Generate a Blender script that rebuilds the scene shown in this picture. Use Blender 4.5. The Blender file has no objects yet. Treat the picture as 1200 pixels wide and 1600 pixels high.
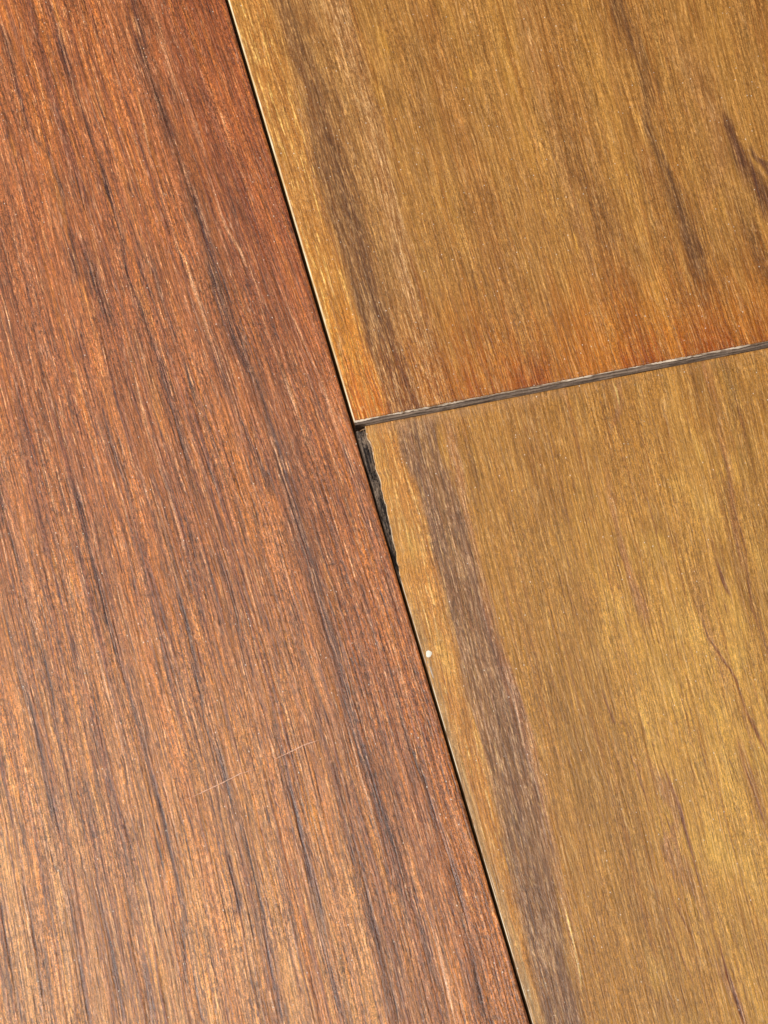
import bpy, math, json
import numpy as np

# ------------------------------------------------------------------ camera, light, exposure
sc = bpy.context.scene
MM = 0.001
def link(o):
    sc.collection.objects.link(o); return o

cam_data = bpy.data.cameras.new('camera')
cam = link(bpy.data.objects.new('camera', cam_data))
TILT = math.radians(35.5); DIST = 0.63138
cam.location = (0, -DIST * math.sin(TILT), DIST * math.cos(TILT))
cam.rotation_euler = (TILT, 0, 0)
cam_data.sensor_fit = 'VERTICAL'; cam_data.angle = math.radians(18.0)
cam_data.clip_start = 0.01; cam_data.clip_end = 50
sc.camera = cam

world = bpy.data.worlds.new('World'); sc.world = world; world.use_nodes = True
bg = world.node_tree.nodes['Background']
bg.inputs['Color'].default_value = (0.93, 0.96, 1.0, 1); bg.inputs['Strength'].default_value = 0.14

def area_light(name, loc, target, size, power, color):
    d = bpy.data.lights.new(name, 'AREA'); d.shape = 'RECTANGLE'; d.size, d.size_y = size
    d.energy = power; d.color = color
    o = link(bpy.data.objects.new(name, d)); o.location = loc
    v = np.array(target) - np.array(loc)
    import mathutils
    o.rotation_euler = mathutils.Vector(v).to_track_quat('-Z', 'Y').to_euler()
    return o
area_light('window_light', (-0.42, 0.27, 1.0), (-0.03, -0.02, 0), (0.40, 0.40), 15.6, (1.0, 0.97, 0.93))
sc.view_settings.view_transform = 'Standard'; sc.view_settings.look = 'None'
sc.view_settings.exposure = -0.02; sc.view_settings.gamma = 1
sc.render.filter_size = 0.95

# ------------------------------------------------------------------ data: features of the grain in board millimetres
# u runs across the boards (0 = the long seam), v runs along them (0 = the end joint, + towards the camera)
# streaks are lists of [v, u, width, strength]
DATA = json.loads(r'''{"left_dark":[[[-131.91,-19.58,1.93,0.5],[-125.97,-20.02,1.92,0.6],[-106.61,-21.7,1.89,0.7],[-96.91,-21.52,1.87,0.7],[-77.64,-19.85,1.58,0.6],[-60.82,-18.52,2.08,0.8],[-43.1,-18.86,2.31,0.9],[-25.74,-18.55,2.01,0.8],[-15.21,-16.88,1.75,0.6],[-2.67,-16.37,1.73,0.6],[11.88,-16.38,1.96,0.7],[19.0,-16.45,1.94,0.9],[28.47,-16.06,1.93,0.9],[38.44,-16.07,1.67,0.7],[54.21,-16.0,1.53,0.7],[66.52,-16.43,1.86,0.9],[77.36,-15.96,1.72,0.8],[87.99,-15.5,1.71,0.7],[105.19,-14.94,1.34,0.5],[126.37,-14.38,1.1,0.4],[131.47,-14.52,1.09,0.4]],[[-130.3,-37.82,0.69,0.2],[-117.43,-38.03,1.22,0.8],[-107.66,-37.99,1.07,0.9],[-97.91,-37.41,0.67,0.6],[-83.58,-36.63,1.06,0.6],[-72.35,-36.02,1.04,0.9],[-63.21,-35.74,0.78,0.6],[-48.3,-36.61,1.15,0.6],[-33.14,-34.93,0.89,0.5],[-24.42,-34.03,1.26,0.9],[-15.19,-33.93,1.12,1.0],[-7.75,-33.89,0.86,0.8],[5.14,-34.22,0.73,0.5],[17.8,-34.3,0.6,0.4]],[[-127.2,-49.76,0.82,0.6],[-121.17,-49.38,1.35,0.8],[-109.54,-49.71,1.34,0.7],[-99.0,-49.74,0.8,0.7],[-91.27,-49.03,0.79,0.8],[-84.04,-46.19,0.66,0.8],[-74.74,-45.82,0.78,0.8],[-67.46,-45.8,0.65,0.5],[-51.69,-46.95,1.28,0.7],[-48.58,-48.6,1.02,0.5]],[[-65.26,-44.17,1.04,0.2],[-56.23,-43.82,1.8,0.7],[-47.34,-43.49,2.05,0.8],[-40.23,-42.84,1.78,0.8],[-34.9,-42.14,1.01,0.1]],[[-60.86,-33.48,0.78,0.2],[-53.41,-32.24,1.29,0.7],[-46.89,-30.84,1.53,0.8],[-39.01,-30.69,0.76,0.6],[-28.51,-29.9,0.63,0.6],[-18.25,-29.38,0.75,0.7],[-8.17,-28.86,0.74,0.6],[-1.35,-27.7,0.62,0.4]],[[-82.17,-57.48,0.52,0.5],[-64.11,-57.89,0.51,0.5],[-52.44,-57.24,0.51,0.5],[-29.42,-58.03,0.5,0.8],[-21.74,-57.45,0.5,0.7],[-12.59,-57.17,0.5,0.6],[-6.75,-56.57,0.61,0.5],[-0.22,-56.24,0.85,0.8],[12.35,-56.67,0.73,0.8],[27.13,-56.32,0.96,0.9],[31.72,-56.2,1.07,0.9],[42.23,-56.12,0.83,0.8],[49.0,-55.59,0.71,0.8],[57.06,-55.33,0.93,0.9],[66.36,-55.36,0.69,0.7],[74.84,-55.24,0.69,0.7],[81.16,-54.96,1.14,0.8],[92.04,-55.16,0.67,0.7],[100.75,-55.18,0.56,0.6],[108.55,-55.62,0.55,0.7],[121.33,-56.21,0.65,0.8]],[[-16.14,-48.09,0.99,0.2],[-11.12,-47.75,1.85,0.6],[-2.89,-47.39,1.47,0.6],[3.69,-46.75,0.73,0.3]],[[-34.11,-24.76,0.76,0.3],[-28.75,-23.89,1.77,0.6],[-19.92,-22.45,1.88,0.7],[-13.19,-22.31,1.0,0.5],[0.3,-20.92,0.99,0.7],[7.04,-19.81,0.98,0.6],[12.79,-19.16,0.73,0.4]],[[0.14,-41.56,0.61,0.5],[11.24,-41.86,0.73,0.7],[22.21,-41.79,0.6,0.6],[32.06,-42.3,0.71,0.8],[44.81,-42.43,0.82,0.9],[50.73,-42.42,0.82,0.8],[61.0,-42.12,0.69,0.6],[68.91,-41.97,1.39,1.0],[73.14,-42.03,1.38,1.0],[79.5,-41.82,0.69,0.7],[90.67,-41.25,0.79,0.7],[102.73,-41.53,0.78,0.8],[113.77,-42.22,0.88,0.9],[122.14,-42.35,0.76,0.8],[124.73,-42.24,0.66,0.7]],[[-3.79,-70.91,0.73,0.6],[5.51,-71.88,0.97,0.7],[11.97,-71.1,0.72,0.7],[16.73,-70.68,0.6,0.7],[33.5,-70.53,0.71,0.7],[41.06,-70.04,0.83,0.8],[46.98,-69.88,0.58,0.7],[58.49,-70.15,0.58,0.6],[74.7,-70.14,0.57,0.4]],[[24.68,-75.79,0.48,0.6],[30.05,-75.48,0.59,0.6],[45.79,-74.79,0.82,0.8],[55.3,-74.41,0.69,0.8],[65.95,-74.51,0.81,0.6],[72.32,-74.22,1.26,1.0],[75.8,-74.14,1.14,0.9],[84.01,-74.22,0.56,0.5],[91.98,-74.75,0.67,0.8],[100.57,-74.94,0.56,0.7],[109.01,-75.13,0.77,0.8],[116.66,-75.41,0.65,0.8]],[[62.31,-30.79,0.47,0.4],[68.87,-30.43,1.04,0.9],[73.81,-30.56,1.04,0.9],[84.25,-30.87,0.91,0.9],[91.79,-31.03,1.02,0.8],[99.83,-31.44,1.57,0.9],[105.18,-31.5,1.56,0.9],[110.95,-32.25,1.22,0.8],[119.45,-32.24,0.88,0.8],[127.09,-32.53,0.87,0.8]],[[88.43,-22.23,0.57,0.5],[94.04,-21.76,0.79,0.8],[103.42,-22.22,1.0,0.8],[109.99,-22.62,1.44,0.9],[116.54,-22.8,0.99,0.8],[129.48,-22.7,0.87,0.7]],[[53.41,-7.09,0.47,0.2],[57.92,-6.82,0.94,0.7],[65.22,-6.88,0.82,0.8],[73.81,-7.16,0.58,0.4],[79.74,-6.19,0.8,0.8],[88.89,-6.06,1.03,0.9],[93.74,-6.09,0.79,0.8],[97.95,-5.72,0.79,0.8],[103.43,-5.56,0.79,0.6],[112.61,-6.39,1.44,0.8],[117.78,-6.9,1.0,0.8],[126.76,-7.48,0.77,0.5],[133.06,-7.97,0.54,0.4]],[[43.33,-11.56,0.48,0.3],[50.86,-11.47,0.71,0.6],[58.28,-11.38,0.58,0.5],[66.97,-11.62,0.82,0.7],[74.04,-12.11,0.92,0.8],[81.06,-12.36,0.8,0.6],[94.95,-12.4,0.68,0.5]],[[72.0,-43.84,0.46,0.5],[82.9,-44.95,0.57,0.8],[89.71,-45.2,0.67,0.7],[100.44,-45.5,1.0,0.7],[102.7,-47.16,0.89,0.5]],[[87.76,-86.6,0.56,0.8],[100.89,-87.13,0.67,0.9],[112.59,-86.88,0.77,0.9],[113.9,-86.76,0.77,0.9]],[[84.83,-82.0,0.67,0.8],[95.57,-81.92,0.78,0.9],[102.1,-82.15,0.66,0.7],[114.75,-83.27,0.54,0.7]],[[66.27,-67.37,0.69,0.5],[82.77,-68.09,0.57,0.5],[91.98,-69.25,0.67,0.7],[102.68,-68.96,0.66,0.6],[114.26,-69.46,0.77,0.7],[118.2,-69.08,0.65,0.6]],[[106.53,-63.91,0.55,0.6],[114.23,-64.29,1.2,0.9],[119.26,-64.72,0.98,0.8]],[[88.67,-55.06,0.45,0.7],[98.07,-55.22,0.55,0.6],[112.01,-57.5,0.55,0.8],[115.97,-57.16,0.54,0.8]],[[18.66,-24.3,0.49,0.3],[31.04,-24.48,0.71,0.6],[40.3,-24.03,0.72,0.5],[51.35,-27.74,0.59,0.4]],[[22.84,-32.82,0.48,0.5],[36.69,-32.63,0.6,0.7],[48.52,-33.31,0.71,0.7],[58.71,-33.68,0.46,0.5],[70.06,-34.34,0.58,0.6]],[[37.86,-21.6,0.6,0.6],[48.42,-21.49,0.71,0.7],[55.86,-21.34,0.59,0.6],[71.79,-21.34,0.69,0.7],[81.43,-22.39,0.57,0.6],[95.14,-22.86,0.56,0.7]],[[-5.21,-9.92,0.5,0.3],[6.22,-9.93,0.73,0.4],[17.42,-9.93,0.49,0.4],[26.93,-9.59,0.72,0.5]],[[-97.64,-8.72,0.41,0.1],[-71.87,-11.38,0.4,0.4],[-60.96,-11.65,0.65,0.6],[-52.1,-12.2,0.39,0.2]]],"left_light":[[[-123.63,-10.44,0.55,0.6],[-111.6,-10.05,0.54,0.7],[-98.88,-9.86,0.41,0.8],[-86.09,-8.35,0.53,0.8],[-78.55,-8.29,0.8,0.7],[-72.83,-7.72,0.4,0.6],[-60.88,-7.56,0.39,0.6],[-42.96,-7.42,0.39,0.7],[-34.87,-6.53,0.39,0.7],[-27.69,-5.47,0.38,0.8],[-19.0,-4.79,0.38,0.7],[-13.76,-4.01,0.38,0.7],[-5.41,-3.97,0.5,0.9],[2.03,-3.75,0.37,0.8],[7.86,-3.17,0.37,0.6]],[[-110.22,-24.53,0.27,0.4],[-79.08,-25.77,0.39,0.7],[-62.4,-25.01,0.39,0.7],[-54.3,-24.9,0.51,0.9],[-48.69,-23.75,0.64,0.8],[-37.24,-23.44,1.02,0.7],[-26.97,-23.6,1.01,0.5],[-21.68,-22.73,0.63,0.4]],[[-124.97,-15.91,0.41,0.4],[-105.39,-16.72,0.81,0.5],[-97.44,-15.8,1.07,0.4],[-83.79,-14.42,0.53,0.5],[-67.11,-14.46,0.39,0.6],[-58.0,-14.34,0.39,0.6],[-50.41,-12.56,0.65,0.8],[-41.23,-11.18,0.51,0.7],[-27.61,-12.16,0.38,0.6],[-20.62,-11.45,0.75,0.8],[-13.84,-11.25,0.75,0.8],[-2.93,-10.7,0.37,0.6],[2.85,-10.45,0.37,0.4]],[[-122.31,-21.45,1.37,0.6],[-117.24,-21.02,1.09,0.7],[-114.18,-20.63,0.54,0.4]],[[-34.22,-39.35,0.25,0.3],[-20.83,-40.0,0.38,0.8],[-12.6,-40.32,0.5,0.6],[-4.34,-40.02,0.37,0.6],[5.47,-39.42,0.36,0.5],[21.37,-38.84,0.24,0.4]],[[-50.73,-50.21,0.25,0.6],[-42.08,-50.46,0.26,0.5],[-29.86,-49.42,0.25,0.6],[-16.75,-50.57,0.24,0.5],[2.5,-51.63,0.25,0.5]],[[-52.0,-62.65,0.38,0.6],[-44.96,-62.27,0.38,0.8],[-36.48,-62.69,0.37,0.5],[-19.47,-61.75,0.25,0.6],[-3.24,-62.08,0.25,0.6],[14.46,-60.85,0.24,0.5]],[[37.67,-59.56,0.24,0.5],[46.6,-59.41,0.23,0.8],[58.28,-59.22,0.23,0.9],[65.52,-58.81,0.23,0.7],[72.48,-59.21,0.23,0.5]],[[-23.72,-51.87,0.37,0.4],[-14.87,-49.63,0.37,0.6],[-3.19,-48.62,0.37,0.5],[6.44,-48.56,0.36,0.5]],[[-15.07,-30.03,0.37,0.4],[-4.75,-28.28,0.37,0.6],[8.3,-27.82,0.37,0.5],[19.27,-28.25,0.36,0.3]],[[69.56,-76.94,0.46,0.6],[80.85,-76.0,0.45,0.6],[87.77,-75.5,0.45,0.7],[91.9,-75.08,0.45,0.8],[98.54,-75.14,0.44,0.6],[106.42,-75.1,0.33,0.5]],[[76.94,-17.69,0.23,0.5],[85.46,-17.3,0.34,0.8],[95.09,-17.47,0.22,0.5]],[[28.41,-16.3,0.36,0.5],[42.03,-16.9,0.23,0.4],[50.97,-17.1,0.23,0.4]],[[100.51,-11.99,0.22,0.5],[111.1,-12.63,0.33,0.7],[121.63,-12.59,0.33,0.8],[130.53,-13.12,0.44,0.8]],[[73.37,-84.14,0.34,0.6],[88.3,-84.36,0.33,0.5],[109.03,-85.68,0.33,0.5]]],"left_gold":[[-53.47,-89.54,0.79,7.1],[-46.14,-72.99,1.04,6.9],[-34.56,-41.68,1.28,9.9],[-36.88,-20.07,1.5,11.1],[-37.68,-12.79,1.24,7.8],[-46.35,-46.29,0.77,6.6],[-70.78,34.94,0.95,7.1],[-64.07,18.33,0.6,5.9],[-80.13,67.39,1.15,8.0],[-80.55,86.54,1.35,11.5],[-87.23,104.77,1.32,9.9],[-76.5,115.12,1.31,7.3],[-42.73,43.25,0.83,8.5],[-36.91,65.14,0.93,5.4],[-27.87,84.29,1.02,5.2],[-19.99,76.38,0.69,5.3],[-61.9,110.93,1.54,6.2],[-23.29,100.46,1.12,6.3],[-18.04,117.69,1.11,7.4],[-18.37,94.87,1.13,7.7],[-17.49,105.91,1.12,6.3],[-14.95,22.5,0.97,5.9],[-13.71,33.67,1.43,12.9],[-4.04,51.17,1.41,8.4],[-69.32,57.26,0.7,6.8],[-39.83,78.59,0.69,6.6],[-47.67,101.24,0.67,7.5],[-19.78,-45.08,1.28,8.3],[-37.5,-124.22,0.68,9.5],[-8.13,67.82,0.59,5.4],[-24.13,46.29,0.59,7.0]],"up_brown":[[[-124.45,11.11,2.33,0.6],[-118.41,11.06,2.32,0.7],[-104.95,11.63,2.71,0.75],[-91.87,12.62,2.95,0.85],[-79.39,11.44,3.31,0.9],[-66.91,11.32,3.94,1],[-54.91,10.99,3.9,1],[-42.92,10.89,3.61,1],[-31.27,10.4,3.06,1],[-20.36,10.59,3.53,1],[-8.46,10.87,3.74,0.9],[0.85,11.6,4.47,0.9],[8.24,11.72,4.93,0.9]]],"up_zone":[[[-122.78,17.98,16.79,1],[-116.71,18.04,15.75,1],[-78.23,16.21,16.59,1],[-54.09,14.37,15.35,1],[-30.28,14.48,14.53,1],[-7.61,14.37,13.74,1],[1.42,13.96,12.9,1]]],"up_pink":[[[-121.87,21.7,3.58,0.8],[-115.81,21.74,3.56,0.9],[-99.81,22.3,3.24,0.9],[-86.34,21.94,2.41,0.6],[-77.03,21.12,2.12,0.7],[-64.02,20.92,2.37,0.9],[-51.34,20.45,1.82,0.8],[-37.33,19.33,1.8,0.9],[-23.68,18.11,2.03,0.8],[-10.16,17.67,2.51,0.7],[1.43,17.38,2.73,0.7]],[[-111.8,63.11,1.93,0.6],[-105.92,62.41,1.92,0.7],[-88.6,60.34,2.03,0.9],[-79.19,59.21,1.88,0.8],[-67.77,59.21,1.59,0.7],[-53.06,58.38,1.57,0.6],[-40.49,57.65,1.68,0.8],[-31.71,56.97,1.67,0.7],[-23.04,56.43,1.15,0.6],[-11.3,54.86,1.01,0.5],[-1.32,54.02,1.25,0.7],[8.25,52.2,0.99,0.9]],[[-72.19,80.12,1.34,0.3],[-54.26,76.28,1.84,0.4],[-41.61,75.36,2.08,0.3]],[[-90.88,91.41,2.72,0.3],[-76.77,92.99,3.5,0.7],[-61.2,93.99,2.93,0.9],[-48.69,91.55,2.37,0.8],[-42.47,86.82,1.57,0.6],[-36.18,82.8,1.82,0.5]],[[-20.07,75.84,1.54,0.2],[-13.26,75.14,1.79,0.8],[-6.69,73.83,1.14,0.9],[-0.04,73.15,0.75,0.7]],[[-94.66,108.69,1.1,0.3],[-82.9,107.95,1.36,0.3]]],"up_olive":[[[-106.81,83.61,1.1,0.6],[-100.82,83.36,1.37,0.8],[-93.03,82.57,1.5,0.9],[-89.01,82.86,1.76,0.8],[-81.2,82.75,2.43,0.7],[-71.86,81.45,1.87,0.6],[-64.82,79.1,0.93,0.8],[-57.41,78.62,1.05,0.8],[-49.84,79.21,1.45,0.9],[-42.68,78.47,1.69,0.8],[-35.29,79.05,1.82,0.9],[-28.24,78.59,1.93,1.0],[-21.33,77.87,1.54,0.9],[-15.38,77.16,0.89,0.6],[-11.22,76.43,0.51,0.2]],[[-43.22,91.27,1.05,0.1],[-35.97,91.12,1.82,0.5],[-28.64,91.62,2.07,0.6],[-17.96,91.71,1.8,0.6],[-5.72,91.92,1.52,0.5]],[[-100.39,36.06,1.63,0.2],[-87.03,34.88,1.88,0.4],[-74.13,33.07,1.59,0.2]],[[-76.74,61.39,3.35,0.1],[-59.84,60.97,3.95,0.35],[-44.78,62.33,3.91,0.4],[-32.06,62.86,3.23,0.2]],[[-6.09,20.62,1.88,0.1],[0.63,20.88,2.24,0.6],[6.97,19.91,2.22,0.5]]],"up_line":[[[-90.42,85.16,0.27,0.3],[-81.71,84.64,0.41,0.9],[-75.96,84.38,0.27,0.6],[-73.13,84.12,0.2,0.1]],[[-70.4,79.59,0.27,0.5],[-62.99,78.85,0.33,0.9],[-51.88,78.4,0.27,0.6],[-46.09,79.49,0.26,0.6],[-40.66,79.27,0.26,0.4],[-33.61,78.54,0.26,0.3]]],"up_purple":[[[-64.47,96.14,0.4,0.1],[-59.8,95.84,0.8,0.9],[-54.17,95.8,1.06,1],[-48.52,96.03,1.44,1],[-42.8,96.78,1.83,1],[-37.07,97.78,2.34,1],[-30.4,99.15,2.85,1]],[[-54.49,98.32,0.4,0.2],[-49.16,98.78,0.66,0.9],[-46.1,100.65,1.05,0.9],[-40.52,102.4,1.31,1]]],"up_gold":[[30.19,-99.85,1.89,11.0],[15.36,-97.59,2.96,11.0],[87.87,-36.76,2.6,6.7],[80.75,-55.03,2.64,13.7],[55.78,-14.52,1.27,7.2],[8.81,-39.89,1.79,9.9],[2.12,-17.32,3.77,8.0],[77.52,-63.31,1.32,10.5],[25.29,-85.52,1.07,10.8],[67.99,-16.74,1.27,9.6]],"low_brown":[[[0.22,12.42,4.96,0.8],[8.15,11.35,4.69,0.85],[16.39,12.02,4.4,0.9],[25.87,11.81,4.61,1],[36.65,11.23,4.8,1],[47.25,10.78,4.87,1],[60.64,10.44,5.05,1],[72.34,10.46,5.34,1],[86.36,9.42,5.16,1],[97.32,8.66,4.99,1],[110.58,7.23,4.82,1],[123.53,5.94,4.2,1],[136.25,5.12,4.03,1],[141.27,4.89,4.02,1]]],"low_pink":[[[1.73,18.62,1.74,0.9],[12.85,17.35,1.35,0.9],[23.87,16.58,1.09,0.8],[37.7,15.56,0.96,0.7],[49.69,14.57,1.19,0.9],[60.11,14.33,1.18,0.9],[68.96,14.46,1.28,0.9],[77.67,14.59,1.38,0.9],[88.82,13.77,1.15,0.8],[97.0,12.99,1.02,0.7],[109.07,12.07,1.12,0.6],[122.04,10.61,1.0,0.5],[130.9,9.54,0.88,0.4]],[[0.4,54.19,1.0,0.5],[8.28,52.32,0.87,0.9],[15.26,47.27,0.62,0.2],[24.48,45.29,0.74,0.4],[32.21,44.38,1.09,0.7],[41.44,43.66,1.45,0.9],[49.08,43.37,1.43,1],[55.21,43.49,1.31,1],[60.42,43.23,0.71,0.3]],[[-2.87,71.99,1.26,0.6],[3.1,72.19,1.13,0.7],[9.63,71.54,0.87,0.5],[20.66,69.48,0.86,0.6],[28.49,68.38,0.98,0.8],[36.15,67.06,0.86,0.8],[43.67,65.64,1.21,0.6],[51.32,65.19,0.96,0.4]],[[86.88,34.83,1.15,0.3],[94.17,35.75,1.6,0.8],[100.72,36.86,1.14,0.7],[106.1,33.42,2.27,0.8],[113.13,34.34,2.02,0.7],[117.44,35.45,1.12,0.5],[124.2,35.78,0.67,0.4]],[[129.11,34.28,0.66,0.4],[135.98,35.72,0.99,0.8],[141.25,36.2,1.09,0.9],[146.18,35.49,1.09,0.8]],[[47.4,55.43,1.44,0.3],[57.81,54.2,1.91,0.5],[65.39,54.43,1.65,0.5],[77.11,53.97,1.16,0.3]],[[88.15,51.79,1.16,0.3],[98.07,51.78,1.6,0.5],[106.25,51.04,1.37,0.4]]],"low_olive":[[[7.27,21.14,1.73,0.4],[16.87,20.61,1.96,0.6],[26.07,19.11,1.7,0.4]],[[0.42,75.04,1.76,0.7],[8.84,75.13,2.0,0.8],[20.19,74.27,2.22,0.7],[32.66,72.35,2.2,0.5],[46.29,70.01,1.69,0.5],[61.14,67.87,1.43,0.4]],[[21.52,26.54,2.44,0.2],[36.9,24.99,3.62,0.3],[54.97,23.89,4.74,0.25],[72.45,22.83,4.66,0.5],[86.73,22.55,5.75,0.55],[100.63,22.28,5.67,0.4]],[[33.69,50.45,2.42,0.4],[49.11,49.77,2.4,0.3]],[[4.61,3.47,0.99,0.2],[16.17,4.55,0.49,0.0]],[[65.73,43.56,2.12,0.4],[74.83,44.62,1.87,0.2]]],"low_line":[[[71.42,30.6,0.23,0.6],[78.78,30.99,0.29,0.7],[82.73,47.23,0.23,0.1],[86.18,31.94,0.23,0.6],[96.09,32.12,0.22,0.6]],[[87.44,37.13,0.23,0.4],[94.59,37.47,0.34,0.8],[102.94,37.41,0.34,0.9],[109.75,37.18,0.28,0.8],[117.66,36.34,0.28,0.8]],[[46.98,60.08,0.25,0.4],[53.16,60.11,0.36,0.9],[57.85,60.58,0.24,0.3]],[[54.55,53.27,0.24,0.3],[65.25,53.84,0.29,0.7],[74.67,55.99,0.35,0.8],[81.88,55.62,0.3,0.6],[87.8,56.26,0.29,0.7],[92.21,56.73,0.23,0.7]],[[34.58,67.15,0.24,0.5],[47.0,66.54,0.24,0.5],[60.13,63.71,0.24,0.5],[70.6,63.59,0.3,0.7]],[[125.7,36.52,0.22,0.4],[133.43,35.92,0.33,0.9],[138.65,36.07,0.38,1],[143.73,35.9,0.33,1]],[[116.36,30.97,0.23,0.5],[124.62,32.07,0.22,0.5],[130.06,32.8,0.22,0.3]],[[86.82,52.2,0.23,0.4],[96.63,51.62,0.28,0.7],[106.39,51.61,0.23,0.6]],[[118.45,28.55,0.23,0.4],[126.54,29.11,0.22,0.6],[134.51,29.67,0.22,0.5]]],"low_lightline":[[[112.98,11.58,0.17,0.3],[116.95,11.43,0.28,1],[120.86,11.17,0.22,0.8],[127.26,10.56,0.22,1],[130.98,9.87,0.16,0.3]],[[0.1,52.94,0.25,0.4],[3.44,52.92,0.37,1],[8.28,52.32,0.25,0.6]]],"low_gold":[[62.44,35.02,3.65,8.8],[50.63,87.87,3.01,11.8],[43.45,74.55,2.81,9.5],[36.79,80.19,1.62,12.0],[38.14,53.91,2.38,8.4],[48.77,61.02,2.84,6.9],[41.91,108.16,2.94,10.1],[24.34,130.61,3.31,7.2],[46.37,113.34,2.93,7.5],[24.06,143.4,5.45,7.0],[68.64,50.61,1.68,8.5],[60.3,60.81,1.9,9.7],[-6.7,128.24,0.87,9.6],[3.67,30.16,2.17,8.7],[3.51,55.99,2.12,9.7],[4.23,100.36,0.68,5.1],[75.9,10.69,1.24,7.7],[64.7,21.13,1.48,9.0]],"warp_left":[-2.333,0.792,-1.052,0.02,-1.234,0.413],"warp_up":[2.26,-1.004,2.102,-1.076,0.174,-0.426],"warp_low":[5.124,0.949,3.095,0.307,1.269,-0.214],"chip":[[1.87,0.95],[1.68,3.36],[1.99,5.87],[1.81,8.26],[1.56,11.43],[1.81,13.1],[1.44,16.21],[1.38,20.17],[1.14,23.27],[0.9,26.36],[0.72,28.66],[0.66,30.98],[0.48,33.26],[0.19,35.51],[-0.11,37.74]],"dot":[1.08,55.7],"smear":[0.13,60.49],"scratch":[[[-50.45,76.01],[-47.57,75.45],[-44.37,74.54],[-42.2,73.95],[-39.22,72.98],[-36.63,72.76]],[[-32.21,71.43],[-28.97,70.51],[-26.35,69.72],[-23.21,69.33]]]}''')

# ------------------------------------------------------------------ helpers
ORIGIN = np.array([-5.73267, 20.81182]); ANG = math.radians(13.67081)
UX = np.array([math.cos(ANG), math.sin(ANG)]); VX = np.array([math.sin(ANG), -math.cos(ANG)])
def to_world(u, v, z=0.0):
    p = ORIGIN + UX * u + VX * v
    return (p[0] * MM, p[1] * MM, z * MM)
def lin(c):
    c = np.asarray(c, float) / 255.0
    return np.where(c <= 0.04045, c / 12.92, ((c + 0.055) / 1.055) ** 2.4)

def thing(name, label, cat, u, v, z, group=None):
    o = link(bpy.data.objects.new(name, None)); o.empty_display_size = 0.01
    o.location = to_world(u, v, z); o.rotation_euler = (0, 0, ANG)
    o['label'] = label; o['category'] = cat
    if group: o['group'] = group
    o['_u'] = u; o['_v'] = v; o['_z'] = z
    return o
def part(name, root, verts, faces, m, smooth=False, label=None):
    """verts in (u, v, z) mm of the floor frame; stored in the frame of the root"""
    a = np.array(verts, float).copy()
    b = np.empty_like(a)
    b[:, 0] = (a[:, 0] - root['_u']) * MM; b[:, 1] = -(a[:, 1] - root['_v']) * MM; b[:, 2] = (a[:, 2] - root['_z']) * MM
    me = bpy.data.meshes.new(name); me.from_pydata(b.tolist(), [], [tuple(f)[::-1] for f in faces]); me.update()
    if smooth: me.polygons.foreach_set('use_smooth', [True] * len(me.polygons))
    me.materials.append(m)
    o = link(bpy.data.objects.new(name, me)); o.parent = root
    if label: o['label'] = label
    return o
def box(u0, u1, v0, v1, z0, z1):
    vs = [(u0,v0,z0),(u1,v0,z0),(u1,v1,z0),(u0,v1,z0),(u0,v0,z1),(u1,v0,z1),(u1,v1,z1),(u0,v1,z1)]
    fs = [(0,3,2,1),(4,5,6,7),(0,1,5,4),(1,2,6,5),(2,3,7,6),(3,0,4,7)]
    return vs, fs

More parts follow.
